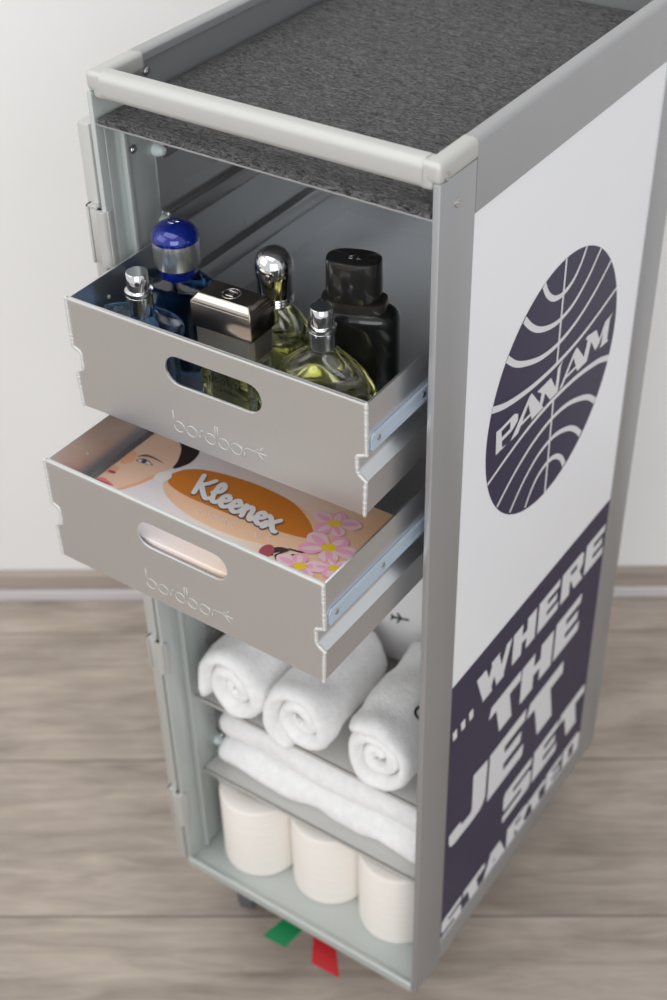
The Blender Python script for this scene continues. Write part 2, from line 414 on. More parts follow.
# the airline's name along the band
def let(*ps):
    for p in ps: pn(p, 2, 2)
let([(101.5, 757.6), (110, 756.8), (113.5, 735), (122, 733.4), (103, 733.6)], [(110, 756.8), (132, 757.5), (133, 754), (110, 753)],
    [(125, 757), (132, 757.5), (138.5, 753.5), (139, 747), (133, 743.5), (126, 743)], [(110, 746), (128, 746.4), (133, 743.5), (128, 742), (110, 742)])
let([(128, 732.4), (141, 732.4), (160.5, 758), (158.5, 760.6), (154, 757)], [(154, 757.5), (161, 761), (186, 732), (165, 732)], [(141, 740.6), (164, 740.6), (166, 737.4), (139, 737.4)])
let([(171, 756.4), (190, 756.4), (191, 755), (182, 733.4), (176, 733.4), (180, 750)], [(178, 756.4), (196, 756.4), (212, 733), (198, 733)], [(206, 733), (212, 733), (214, 758.5), (217, 762.5), (208, 759)])
let([(214, 733.4), (221, 733.4), (244, 759), (242, 761), (236, 757)], [(236, 757.5), (244, 761), (268, 733.6), (249, 733.6)], [(226, 741.5), (250, 741.5), (252, 738.4), (224, 738.4)])
let([(258, 736), (268, 734), (275, 757), (282, 758.5), (264, 761.8), (259.5, 760.5), (265, 757)], [(266, 760.8), (282, 758.5), (293, 741), (284, 736)],
    [(284, 736), (291, 739), (304, 757.5), (313, 758.5), (300, 758)], [(298, 753), (302, 757.5), (315, 759.5), (310, 755), (308.5, 735), (312, 731.5), (293, 733.4), (296, 736)])
# slogan: heavy upright letters, (x0, x1, z0, z1)
def T(x0, x1, z0, z1):
    h = z1-z0; t = .27*h; c_ = (x0+x1)/2; s = .52*h
    let([(x0+.06*h, z1), (x1, z1), (x1+.02*h, z1-t), (x0-.02*h, z1-t)], [(c_-.08*h-s/2, z1-t*.9), (c_-.08*h+s/2, z1-t*.9), (c_+.08*h+s/2, z0), (c_-s*.30, z0)])
def H(x0, x1, z0, z1):
    h = z1-z0; s = .40*(x1-x0)
    let([(x0, z1), (x0+s, z1), (x0+s, z0), (x0, z0)], [(x1-s, z1), (x1, z1), (x1, z0), (x1-s, z0)], [(x0+s*.9, z0+.62*h), (x1-s*.9, z0+.62*h), (x1-s*.9, z0+.37*h), (x0+s*.9, z0+.37*h)])
def E(x0, x1, z0, z1):
    h = z1-z0; w = x1-x0; s = .42*w
    let([(x0, z1), (x0+s, z1), (x0+s, z0), (x0, z0)])
    for f0, f1, k in ((.77, 1., .99), (.40, .62, .90), (0., .25, 1.)): let([(x0+s*.9, z0+f1*h), (x0+w*k, z0+f1*h), (x0+w*k-.02*w, z0+f0*h), (x0+s*.9, z0+f0*h)])
def R(x0, x1, z0, z1):
    h = z1-z0; w = x1-x0; s = .40*w
    let([(x0, z1), (x0+s, z1), (x0+s, z0), (x0, z0)], [(x0+s*.9, z1), (x0+.85*w, z1), (x0+.97*w, z1-.10*h), (x0+.97*w, z1-.23*h), (x0+s*.9, z1-.23*h)],
        [(x0+.68*w, z1-.2*h), (x0+.97*w, z1-.2*h), (x0+.97*w, z1-.42*h), (x0+.68*w, z1-.42*h)],
        [(x0+s*.9, z1-.38*h), (x0+.97*w, z1-.38*h), (x0+.97*w, z1-.46*h), (x0+.86*w, z1-.58*h), (x0+s*.9, z1-.58*h)],
        [(x0+.42*w, z1-.52*h), (x0+.80*w, z1-.52*h), (x1+.02*w, z0), (x0+.62*w, z0)])
def S(x0, x1, z0, z1):
    h = z1-z0; w = x1-x0; k = .10*h; s = .34*w
    let([(x0+k, z1), (x1-.02*w, z1), (x1-.03*w, z1-.24*h), (x0, z1-.24*h), (x0, z1-k)], [(x0, z1-.2*h), (x0+s, z1-.2*h), (x0+s, z1-.45*h), (x0, z1-.45*h)],
        [(x0, z1-.38*h), (x1-k, z1-.38*h), (x1, z1-.38*h-k), (x1, z1-.62*h), (x0+k, z1-.62*h), (x0, z1-.55*h)], [(x1-s, z1-.58*h), (x1, z1-.58*h), (x1, z0+.2*h), (x1-s, z0+.2*h)],
        [(x0, z0+.24*h), (x1, z0+.24*h), (x1, z0+k), (x1-k, z0), (x0+.02*w, z0)])
def A(x0, x1, z0, z1):
    h = z1-z0; w = x1-x0; c_ = x0+.5*w
    let([(x0, z0), (x0+.36*w, z0), (c_+.08*w, z1), (c_-.18*w, z1)], [(x1, z0), (x1-.40*w, z0), (c_-.10*w, z1), (c_+.20*w, z1)], [(x0+.2*w, z0+.36*h), (x1-.2*w, z0+.36*h), (x1-.15*w, z0+.16*h), (x0+.15*w, z0+.16*h)])
def Dd(x0, x1, z0, z1):
    h = z1-z0; w = x1-x0; s = .36*w; k = .18*h
    let([(x0, z1), (x0+s, z1), (x0+s, z0), (x0, z0)], [(x0+s*.9, z1), (x1-k, z1), (x1-k*.3, z1-.25*h), (x0+s*.9, z1-.25*h)], [(x1-k, z1), (x1, z1-k), (x1, z0+k), (x1-k, z0), (x1-s, z0+.2*h), (x1-s, z1-.2*h)],
        [(x0+s*.9, z0+.25*h), (x1-k*.3, z0+.25*h), (x1-k, z0), (x0+s*.9, z0)])
def Ww(x0, x1, z0, z1):
    w = x1-x0; s = .22*w
    for q0, q1, sa, sb in ((0, .22, .26, .26), (.46, .20, .20, .20), (.40, .60, .22, .22), (.84, .58, .16, .20)):
        let([(x0+q0*w, z1), (x0+(q0+sa)*w, z1), (x0+(q1+sb)*w, z0), (x0+q1*w, z0)])
Ww(95, 163, 441, 481.5); H(166, 213, 441, 481.5); E(218, 263, 441, 481.5); R(267.5, 317, 441, 481.5); E(321, 365, 441, 481.5)
T(126, 189, 363.5, 415.5); H(192, 260, 363.5, 414); E(265, 324, 363.5, 416)
let([(100.2, 345.5), (129.5, 341.5), (129, 286), (125, 279), (117, 274.5), (100, 274), (66.4, 275.9), (59, 279), (56, 288.8), (56, 298.7), (79, 298.6), (80, 292), (98, 290), (101.2, 294)])
E(134, 211, 271.5, 342); T(214, 294, 271.5, 341)
S(174, 238, 194, 243); E(242, 301, 194, 244); T(297+5, 364, 194, 246)
S(50, 91, 130, 166); T(93, 140, 130, 166); A(136, 190, 130, 167); R(190, 238, 130, 168); T(236, 281, 130, 165); E(283, 322, 130, 168); Dd(325, 368, 130, 167)
for y0 in (53, 68, 83): let([(y0, 449.5), (y0+8, 449.5), (y0+9, 437), (y0+2, 437)])
o = part('side_panel', b, [M['white_panel'], M['navy'], M['print_white']], fix=False)
o['label'] = 'white side panel with round navy airline globe above a navy slogan band'

# ---- door folded right back along the left side, with hinges
b = B(); box(b, (-.0185, .004, .098), (-.0062, .278, .9815), .0018)
box(b, (-.0205, .010, .104), (-.0185, .272, .975), .0008)
door = part('door', b, M['alu_cap'])
for z in (.866, .388+.02, .172):
    h = .048 if z > .8 else (.040 if z > .3 else .050)
    b = B()
    cyl(b, (.0000, .0012, z), (.0000, .0012, z+h), .0056, 24, bev=.0002)
    box(b, (-.0118, -.0012, z), (.0000, .0030, z+h), .0006)
    box(b, (-.0152, -.0014, z-.0012), (-.0128, .0045, z+h+.0022), .0004); box(b, (-.0152, -.0014, z+h+.0002), (-.0040, .0045, z+h+.0022), .0004)
    box(b, (.0060, -.0008, z-.001), (.0072, .0040, z+h+.001), .0003)
    part('hinge', b, M['alu_cap'], door, smooth_angle=.6)

# ---- drawers
HW, DH, DL = .1355, .097, .385
def profile(off=0.):
    # right half of the section from the bottom corner up to the rim (x, z)
    r = [(HW-.0020-off, off), (HW-.0010-off, .026), (HW-.0004-off, .0305), (HW-.0065-off, .0350), (HW-.0078-off, .0385), (HW-.0078-off, .0490), (HW-.0066-off, .0515), (HW-off, .0545), (HW-off, DH)]
    return r
def make_drawer(loc, rz, txt=True):
    b = B()
    r = profile(); ri = profile(.0018)
    outer = [(-x, z) for x, z in r[::-1]] + r; inner = [(-x, z) for x, z in ri[::-1]] + ri
    # sheet U section swept front to back
    y0, y1 = .0022, DL
    vs = {}
    for nm, pl in (('o', outer), ('i', inner)):
        for yy in (y0, y1): vs[nm, yy] = [b.verts.new((x, yy, z)) for x, z in pl]
    n = len(outer)
    for i in range(n-1):
        b.faces.new((vs['o', y0][i], vs['o', y0][i+1], vs['o', y1][i+1], vs['o', y1][i]))
        b.faces.new((vs['i', y0][i+1], vs['i', y0][i], vs['i', y1][i], vs['i', y1][i+1]))
        for yy in (y0, y1): b.faces.new((vs['o', yy][i+1], vs['o', yy][i], vs['i', yy][i], vs['i', yy][i+1]))
    for i in (0, n-1): b.faces.new((vs['o', y0][i], vs['o', y1][i], vs['i', y1][i], vs['i', y0][i]))
    # rear wall
    box(b, (-HW+.0018, DL-.0018, .0018), (HW-.0018, DL, DH-.004))
    dr = part('drawer', b, M['alu_drawer']); dr.location = loc; dr.rotation_euler = (0, 0, rz)
    dr['label'] = 'pulled out aluminium drawer with handle slot'
    # front panel with the slot
    out = [(-x, z) for x, z in r[::-1]] + r
    p = plate([out, stadium(0.0022, .0668, .0900, .0262)], .0024, .0007)
    bmesh.ops.transform(p, matrix=Matrix.Translation((0, .0010, 0)) @ Matrix.Rotation(PI/2, 4, 'X'), verts=p.verts[:])
    part('front_panel', p, M['alu_drawer'], dr)
    # folded rim along the front edge
    b = B(); box(b, (-HW, -.0006, DH-.0012), (HW, .0034, DH+.0006), .0006); part('front_rim', b, M['weld'], dr)
    # weld beads along both front corners
    for s in (-1, 1):
        b = B(); pts = [(x*s, z) for x, z in r]
        fine = []
        for (x0, z0), (x1, z1) in zip(pts, pts[1:]):
            L = math.hypot(x1-x0, z1-z0); k = max(1, int(L/.0013))
            fine += [(x0+(x1-x0)*i/k, z0+(z1-z0)*i/k) for i in range(k)]
        for x, z in fine + [pts[-1]]:
            q = bmesh.new(); bmesh.ops.create_icosphere(q, subdivisions=1, radius=.0019 + random.uniform(-.0002, .0003))
            for f in q.faces: f.smooth = True
            merge(b, q, 0, Matrix.Translation((x-s*.0004, .0004, z)))
        part('weld_seam', b, M['weld'], dr, fix=False)
    # slide rails on the upper flanks
    for s in (-1, 1):
        b = B(); x = s*HW
        prism(b, [(.0045, .0568), (.0045, .0655), (.0075, .0692), (.34, .0692), (.34, .0568)], lambda u, v, w: (x+s*(.0002+w), u, v), .0012)
        prism(b, [(.0045, .0568), (.0045, .0590), (.34, .0590), (.34, .0568)], lambda u, v, w: (x+s*(.0014+w), u, v), .0012)
        prism(b, [(.0075, .0675), (.0075, .0692), (.34, .0692), (.34, .0675)], lambda u, v, w: (x+s*(.0014+w), u, v), .0012)
        rl = part('slide_rail', b, M['zinc'], dr)
        rl['label'] = 'bluish slide rail'
        for yy in (.0135, .075):
            b = B(); cyl(b, (x+s*.001, yy, .0628), (x+s*.0022, yy, .0628), .0024, 14, bev=.0004); part('rivet', b, M['screw'], dr)
    # rivets seen on the inner left flank
    for yy, zz in ((.045, .076), (.15, .062), (.225, .062)):
        b = B(); cyl(b, (-HW+.0016, yy, zz), (-HW+.0028, yy, zz), .0019, 12, bev=.0006); part('rivet', b, M['weld'], dr)
    # raised outline lettering: bordbar and a small aeroplane
    b = B(); xh = .0100; asc = .0195; r0 = .00038
    def st(pts): tube(b, [(u-.0388, -.00035, 0.0106+v*.94) for u, v in pts], r0, 6)
    def bowl(cx, rad, a0, a1, k=16): return [(cx+rad*math.cos(a0+(a1-a0)*i/k), rad+(rad)*math.sin(a0+(a1-a0)*i/k)) for i in range(k+1)]
    rd = xh/2; x = 0.
    st([(x, asc), (x, rd)]); st(bowl(x+rd, rd, PI, -PI)); x += 2*rd+.0021
    st(bowl(x+rd, rd, 0, 2*PI)); x += 2*rd+.0024
    st([(x, 0), (x, rd)]); st([(x+.0032*(1-math.cos(t*PI/2/6)), rd+rd*math.sin(t*PI/2/6)) for t in range(7)]); x += .0052
    st(bowl(x+rd, rd, 0, 2*PI)); st([(x+2*rd, rd), (x+2*rd, asc)]); x += 2*rd+.0024
    st([(x, asc), (x, rd)]); st(bowl(x+rd, rd, PI, -PI)); x += 2*rd+.0021
    st(bowl(x+rd, rd, 0, 2*PI)); st([(x+2*rd, 0), (x+2*rd, xh)]); x += 2*rd+.0024
    st([(x, 0), (x, rd)]); st([(x+.0032*(1-math.cos(t*PI/2/6)), rd+rd*math.sin(t*PI/2/6)) for t in range(7)])
    st([(x+.0030, xh), (x+.0205, xh)])                                   # fuselage running on from the r
    st([(x+.0125, xh), (x+.0168, xh+.0060)]); st([(x+.0125, xh), (x+.0180, xh-.0070)]); st([(x+.0100, xh), (x+.0125, xh+.0030)])
    part('lettering', b, M['alu_cap'], dr, fix=False)
    return dr
D1 = (.1492, -.0630, .7755); D2 = (.1470, -.1134, .6508)
make_drawer(D1, .012); make_drawer(D2, -.011)

# ---- shelves, pedals, casters
for z in (.3480, .2340):
    b = B(); box(b, (.0080, .0345, z), (W-.0084, D-.010, z+.0018), .0005); box(b, (.0080, .0345, z-.004), (W-.0084, .0360, z+.0018), .0005)
    part('shelf', b, M['alu_shelf'])
def pedal(name, m, back, front, zf, zb_):
    b = B(); prism(b, [], None, 0) if 0 else None
    # bent plate: lever going under the pan, tread sloping down outwards
    rows = [(back[0], .075, zb_+.010), (back[0], .030, zb_+.004), (None, None, None)]
    P0 = [Vector((back[0]+.003, .10, zb_+.012)), Vector((back[0], .022, zb_+.004)), Vector((front[0], front[2], zf))]
    P1 = [Vector((back[1]-.003, .10, zb_+.012)), Vector((back[1], .022, zb_+.004)), Vector((front[1], front[3], zf))]
    t = Vector((0, 0, .0025)); g = []
    for a_, c_ in zip(P0, P1): g.append([b.verts.new(a_), b.verts.new(c_), b.verts.new(c_+t), b.verts.new(a_+t)])
    for q0, q1 in zip(g, g[1:]):
        for i in range(4): b.faces.new((q0[i], q0[(i+1) % 4], q1[(i+1) % 4], q1[i]))
    b.faces.new(g[0]); b.faces.new(g[-1][::-1])
    bmesh.ops.bevel(b, geom=b.edges[:], offset=.0006, segments=1, affect='EDGES')
    o = part('brake_pedal', b, m); o['label'] = name
pedal('green brake pedal', M['green'], (.116, .142), (.106, .1355, -.0060, -.0045), .053, .056)
pedal('red brake pedal', M['red'], (.156, .186), (.1710, .2070, -.0045, -.0030), .053, .056)
def caster(x, y, a):
    b = B(); cyl(b, (0, 0, .092), (0, 0, ZB-.001), .022, 20, bev=.001)
    for s in (-1, 1): box(b, (s*.0135-.0015, -.013, .036), (s*.0135+.0015, .022, .094), .001)
    cyl(b, (-.017, .010, .036), (.017, .010, .036), .004, 12)
    c_ = part('caster', b, M['screw'], smooth_angle=.6); c_.location = (x, y, 0); c_.rotation_euler = (0, 0, a)
    b = B(); t = bmesh.new(); lathe(t, [(0, -.011), (.020, -.011), (.030, -.0105), (.0355, -.007), (.036, 0), (.0355, .007), (.030, .0105), (.020, .011), (0, .011)], n=40)
    merge(b, t, 0, Matrix.Translation((0, .010, .0362)) @ Matrix.Rotation(PI/2, 4, 'Y')); part('wheel', b, M['tyre'], c_)
caster(.042, .052, .5); caster(W-.075, .125, 2.6); caster(.042, D-.052, -.6); caster(W-.080, D-.075, .9)

# ------------------------------------------------------------------ felt mat on the top tray
b = B(); nx, ny = 60, 80
x0, x1, y0, y1 = .0075, W-.0080, .0006, D-.0060
top = [[None]*(ny+1) for _ in range(nx+1)]; bot = [[None]*(ny+1) for _ in range(nx+1)]
for i in range(nx+1):
    for j in range(ny+1):
        x = x0+(x1-x0)*i/nx; y = y0+(y1-y0)*j/ny
        ed = i in (0, nx) or j in (0, ny)
        if ed:
            x += noise.noise(Vector((x*150, y*150, 3)))*.0007; y += noise.noise(Vector((x*150, y*150, 9)))*.0007
        zt = .9913 + noise.noise(Vector((x*60, y*60, 0)))*.0004 - (.0012 if ed else 0)
        top[i][j] = b.verts.new((x, y, zt)); bot[i][j] = b.verts.new((x, y, .9864))
for i in range(nx):
    for j in range(ny):
        b.faces.new((top[i][j], top[i+1][j], top[i+1][j+1], top[i][j+1])).smooth = True
        b.faces.new((bot[i][j], bot[i][j+1], bot[i+1][j+1], bot[i+1][j]))
for i in range(nx):
    b.faces.new((top[i][0], bot[i][0], bot[i+1][0], top[i+1][0])); b.faces.new((top[i][ny], top[i+1][ny], bot[i+1][ny], bot[i][ny]))
for j in range(ny):
    b.faces.new((top[0][j], top[0][j+1], bot[0][j+1], bot[0][j])); b.faces.new((top[nx][j], bot[nx][j], bot[nx][j+1], top[nx][j+1]))
tag(obj('felt_mat', b, M['felt'], smooth_angle=1.), 'mottled dark grey felt mat lying in the trolley top', 'mat')

# ------------------------------------------------------------------ perfume bottles in the top drawer
ZF = D1[2] + .0021
G = 'perfume bottles in the top drawer'
def bottle(label, x, y, rz): return thing('perfume_bottle', label, 'bottle', (x, y, ZF), rz, G)
def atomiser(t, z0, name='spray_head', h=0.):
    zc = z0; z0 = z0 + h
    b = B(); lathe(b, [(0, zc), (.0102, zc), (.0104, z0+.014), (.0093, z0+.0150), (.0108, z0+.0152), (.0112, z0+.0165), (.0108, z0+.0180), (.0082, z0+.0188), (0, z0+.0188)], n=36)
    part('collar', b, M['chrome'], t)
    b = B(); lathe(b, [(0, z0+.0186), (.0086, z0+.0186), (.0086, z0+.0325), (.0081, z0+.0333), (.0077, z0+.0334), (.0074, z0+.0334), (.0060, z0+.0334), (0, z0+.0334)], n=36)
    sp = part(name, b, M['chrome'], t)
    a = -PI/2 + .5
    b = B(); cyl(b, (.0078*math.cos(a), .0070*math.sin(a), z0+.0265), (.0089*math.cos(a), .0089*math.sin(a), z0+.0265), .0019, 12)
    part('nozzle', b, M['dark'], sp)
# 1 low flat blue bottle
t = bottle('blue glass perfume bottle with bare silver spray head, in front left drawer corner', .0545, -.0265, .14)
b = B(); loft(b, [(0, 0, 0), (.026, .010, 0), (.0275, .0125, .002), (.0295, .0150, .030), (.0300, .0160, .054), (.0350, .0168, .061), (.0370, .0172, .067), (.0368, .0170, .0710), (.035, .0158, .0735), (.022, .0118, .0745), (.0108, .0104, .0755), (0, 0, .0755)])
part('glass_body', b, M['blue_glass'], t)
atomiser(t, .0756, h=.0030)
# 2 tall blue bottle with a domed cap
t = bottle('dark blue perfume bottle with silver band and domed cobalt cap, behind silver sprayer', .0495, .0265, .20)
b = B(); loft(b, [(0, 0, 0), (.0215, .014, 0), (.0240, .0165, .002), (.0248, .0180, .040), (.0252, .0185, .054), (.0325, .0193, .068), (.0334, .0195, .073), (.0336, .0197, .0765), (.0322, .0185, .0785), (.022, .0160, .0815), (.0155, .0150, .0835), (0, 0, .0835)])
part('glass_body', b, M['deep_blue_glass'], t)
b = B(); lathe(b, [(0, .0836), (.0152, .0836), (.0154, .0900), (.0154, .0970), (0, .0970)], n=40); part('neck', b, M['blue_cap'], t)
b = B(); lathe(b, [(0, .0930), (.0180, .0930), (.0184, .0936), (.0187, .1150), (0, .1150)], n=48); part('cap_band', b, M['satin_silver'], t)
b = B(); lathe(b, [(0, .1148), (.0189, .1148), (.0192, .1160), (.0191, .1180), (.0180, .1215), (.0150, .1250), (.0105, .1275), (.0055, .1287), (0, .1290)], n=48)
cap = part('cap', b, M['blue_cap'], t)
b = B()
for pts in ([(-.003, -.001), (-.001, .0022), (.001, .0006), (.0035, .0018)], [(-.0035, -.0022), (-.001, -.003), (.001, -.0026)], [(0, .0006), (-.0006, -.003)]):
    tube(b, [(u, v, .1288) for u, v in pts], .0003, 6)
part('emblem', b, M['silver_mark'], cap)
# 3 square bottle with a mirrored rectangular cap
t = bottle('square perfume bottle with mirrored champagne cap bearing a ringed emblem', .1270, -.0040, .03)
b = B()
def cuboid(bm, hx, hy, z0, z1, cv, bev=.0006):
    q = bmesh.new()
    o = [(-hx+cv, -hy), (hx-cv, -hy), (hx, -hy+cv), (hx, hy-cv), (hx-cv, hy), (-hx+cv, hy), (-hx, hy-cv), (-hx, -hy+cv)]
    prism(q, o, lambda u, v, w: (u, v, z0+w), z1-z0)
    if bev: bmesh.ops.bevel(q, geom=q.edges[:], offset=bev, segments=2, affect='EDGES')
    merge(bm, q)
cuboid(b, .0270, .0154, 0, .0558, .0040, .0012); part('glass_body', b, M['clear_glass'], t)
b = B(); cuboid(b, .0222, .0112, .006, .050, .0020, .001); part('liquid', b, M['cologne'], t)
b = B(); cuboid(b, .0266, .0150, .0560, .0767, .0030, .0010); part('collar', b, M['glass_reflection'], t)  # added bronze sleeve, its colour stands in for reflections on the upper glass
b = B(); hx, hy = .0275, .0158; z0, z1, ch = .0768, .1040, .0065
lo = [(-hx, -hy), (hx, -hy), (hx, hy), (-hx, hy)]; hi = [(-hx+ch*.75, -hy+ch*.75), (hx-ch*.75, -hy+ch*.75), (hx-ch*.75, hy-ch*.75), (-hx+ch*.75, hy-ch*.75)]
V0 = [b.verts.new((x, y, z0)) for x, y in lo]; V1 = [b.verts.new((x, y, z1-ch)) for x, y in lo]; V2 = [b.verts.new((x, y, z1)) for x, y in hi]
for P_, Q_ in ((V0, V1), (V1, V2)):
    for i in range(4): b.faces.new((P_[i], P_[(i+1) % 4], Q_[(i+1) % 4], Q_[i]))
b.faces.new(V2); b.faces.new(V0[::-1])
bmesh.ops.bevel(b, geom=b.edges[:], offset=.0004, segments=2, affect='EDGES')
cap = part('cap', b, M['bronze'], t)
b = B(); zz = z1+.0001
tube(b, [(.0072*math.cos(2*PI*k/40), .0072*math.sin(2*PI*k/40), zz) for k in range(41)], .00016, 6)
for s in (-1, 1):
    tube(b, [(s*(.0015-.0032*math.cos(a)), .0036*math.sin(a), zz) for a in [(-2.3+4.6*k/20) for k in range(21)]], .00028, 6)
part('emblem', b, M['silver_mark'], cap, fix=False)
for s, size, z in (('ÉGOÏSTE', .0074, .0320), ('PLATINUM', .0044, .0245)):
    b = B(); q = text_bm(s, size, .00008, space=1.15); merge(b, q, 0, Matrix.Translation((0, -.01555, z)) @ Matrix.Rotation(PI/2, 4, 'X'))
    part('lettering', b, M['ink'], t, fix=False)
# 4 and 5 tear-shaped clear bottles
TEAR = [(.034, .0165, .000), (.0365, .0190, .0025), (.0400, .0205, .015), (.0410, .0205, .028), (.0400, .0200, .040), (.0365, .0188, .051), (.0300, .0165, .061), (.0215, .0135, .069), (.0140, .0112, .0745), (.0100, .0100, .0775)]
def tear(t, fill, sc_=1.):
    b = B(); TR_ = [(a*(1-(1-sc_)*min(1, (a-.0100)/.02)), c_*(1-(1-sc_)*min(1, (a-.0100)/.02)), z) for a, c_, z in TEAR]
    outer = [(0, 0, 0)] + TR_ + [(.0095, .0095, .0800), (0, 0, .0800)]
    loft(b, outer, n=56)
    k = .0026; inner = [(a-k, c_-k, max(z, .005)) for a, c_, z in TR_[1:]]
    loft(b, [(0, 0, .0045)] + inner + [(0, 0, .0775)], n=56)
    o = part('glass_body', b, M['clear_glass'], t, fix=False)
    # outer shell faces out, inner cavity faces in
    q = bmesh.new(); q.from_mesh(o.data); bmesh.ops.recalc_face_normals(q, faces=q.faces[:])
    q.faces.ensure_lookup_table(); q.to_mesh(o.data); q.free()
    b = B(); e_ = .0030; pr = [(a-k-.0003, c_-k-.0003, max(z, .0055)) for a, c_, z in TR_[1:] if z <= fill]
    loft(b, [(0, 0, .0052)] + pr + [(pr[-1][0]-.0012, pr[-1][1]-.001, fill), (0, 0, fill)], n=56)
    part('liquid', b, M['cologne'], t)
t = bottle('clear perfume bottle with round chrome cap, behind the mirrored square one', .1350, .0400, .30)
tear(t, .045, .86)
b = B(); lathe(b, [(0, .0790), (.0138, .0790), (.0143, .0800), (.0138, .0812), (.0143, .0824), (.0138, .0836), (.0143, .0848), (.0138, .0858), (.0142, .0865), (.0146, .1010), (.0152, .1030), (.0154, .1085), (.0148, .1150), (.0125, .1200), (.0085, .1232), (.0045, .1245), (0, .1249)], n=48)
part('cap', b, M['chrome'], t)
t = bottle('clear rounded perfume bottle with bare chrome spray head, nearest the front right corner', .2025, .0055, .25)
tear(t, .042, 1.07)
b = B(); lathe(b, [(0, .0780), (.0104, .0780), (.0106, .0790), (.0100, .0800), (0, .0800)], n=36); part('neck_ring', b, M['clear_glass'], t)
atomiser(t, .0790)
# 6 black bottle
t = bottle('tall black perfume bottle with oval black cap, in the drawer by the clear sprayer', .2015, .0500, .36)
b = B(); loft(b, [(0, 0, 0), (.0315, .0150, 0), (.0340, .0172, .002), (.0345, .0178, .006), (.0345, .0178, .080), (.0338, .0172, .0845), (.0318, .0158, .0880), (.0285, .0140, .0900), (0, 0, .0900)], power=2.8, n=64)
part('glass_body', b, M['black_glass'], t)
b = B(); loft(b, [(0, 0, .0898), (.0255, .0135, .0898), (.0258, .0138, .0925), (.0250, .0132, .0980), (0, 0, .0980)], power=3.2, n=64); part('collar', b, M['smoke'], t)
b = B(); loft(b, [(0, 0, .0978), (.0205, .0128, .0978), (.0212, .0134, .0990), (.0216, .0138, .1080), (.0212, .0135, .1290), (.0208, .0131, .1310), (.0200, .0124, .1316), (0, 0, .1316)], power=2.5, n=64)
cap = part('cap', b, M['black_cap'], t)
b = B(); zz = .1317
for pts in ([(-.006, .003), (-.003, 0), (-.003, -.004)], [(-.003, 0), (.001, .0035)], [(.002, .003), (-.001, .002), (.001, 0), (-.001, -.0028), (-.0035, -.0022)], [(.0035, .0035), (.0030, -.003), (.0062, -.0026)]):
    tube(b, [(u, v, zz) for u, v in pts], .00022, 5)
part('emblem', b, M['silver_mark'], cap, fix=False)

# ------------------------------------------------------------------ tissue box in the second drawer
b = B(); bx0, bx1, by0, by1, bz0, bz1 = .0236, .2690, -.1080, .0215, D2[2]+.0024, .7080
keys = ['b_base', 'b_brown', 'b_tan', 'b_skin', 'b_skin2', 'b_hair', 'b_lip', 'b_eye', 'b_iris', 'b_white', 'b_shadow', 'b_pink', 'b_pink2', 'b_rose', 'b_yellow', 'b_leaf', 'b_soft', 'b_bud']
K = {k[2:]: i for i, k in enumerate(keys)}
box(b, (bx0, by0, bz0), (bx1, by1, bz1), .0008)
LK = [0]
def lid(pts, c, l=1):
    LK[0] += 1
    poly(b, [((1.03355*x-24.0)/1000 + .0013, (1.03355*y+24.1)/1000, bz1+.00008*l+LK[0]*1.2e-7) for x, y in pts], K[c])
def blob(pts, c, l=1): lid(catmull(pts + [pts[0]], 5)[:-1], c, l)
def ell(cx, cy, a, bb, ang, c, l=1, n=24): 
    ca, sa = math.cos(ang), math.sin(ang)
    lid([(cx+a*math.cos(2*PI*k/n)*ca-bb*math.sin(2*PI*k/n)*sa, cy+a*math.cos(2*PI*k/n)*sa+bb*math.sin(2*PI*k/n)*ca) for k in range(n)], c, l)
# woman's face at the left edge (a generic portrait)
lid([(45, -108), (45, -20), (53, -16), (74, -20), (80, -27), (86, -40), (88, -48), (85.5, -56), (82, -66), (82, -72), (80, -79), (73, -91), (64, -101), (56, -106)], 'skin', 1)
lid([(83, -60), (85, -66), (82, -72), (80, -79), (73, -91), (64, -101), (70, -90), (77, -76), (80, -66)], 'skin2', 2)
lid([(45, -72), (51, -70), (54, -78), (49, -83), (45, -82)], 'skin2', 2)
lid([(45, -46), (52, -50), (56, -60), (51, -66), (45, -66)], 'skin2', 2)
blob([(60, -12), (74, -21), (80, -28), (86, -40), (88.5, -49), (93, -44), (96, -34), (93, -20), (80, -8), (66, -5)], 'hair', 3)
blob([(53.5, -53), (58, -46.2), (68, -45.6), (79, -48), (69, -47.4), (60, -48.6)], 'shadow', 3)
blob([(55.5, -56.5), (60, -51.5), (66, -51.6), (72.5, -54.5), (66, -56.5), (60, -57.5)], 'shadow', 3)
blob([(57, -56), (61, -53), (66, -52.8), (71, -54.6), (65, -56), (60, -56.8)], 'white', 4)
ell(63, -54.5, 2.5, 1.9, 0, 'iris', 5)
blob([(45.4, -91), (50, -88.4), (56, -89.6), (63, -92), (56, -95.5), (49, -98), (45.4, -98)], 'lip', 3)
lid([(45.4, -93.4), (54, -92), (62.4, -92.2), (54, -93.6), (45.4, -95)], 'bud', 4)
blob([(46, -79), (50, -77.4), (54, -78.6), (52, -80.4), (48, -80.6)], 'bud', 4)
# pale tan and brown ellipses
ell(166, -60.5, 73, 30.5, .02, 'tan', 2, 48)
blob([(91, -60), (98, -45), (114, -36), (140, -31), (168, -29.5), (197, -33), (220, -45), (231, -56), (230, -62), (214, -66), (190, -69.5), (165, -71), (140, -71.6), (117, -71), (100, -67)], 'brown', 3)
blob([(84.5, -69), (82.5, -62), (86, -55.5), (92, -55), (95.5, -60), (93.5, -67)], 'white', 6)
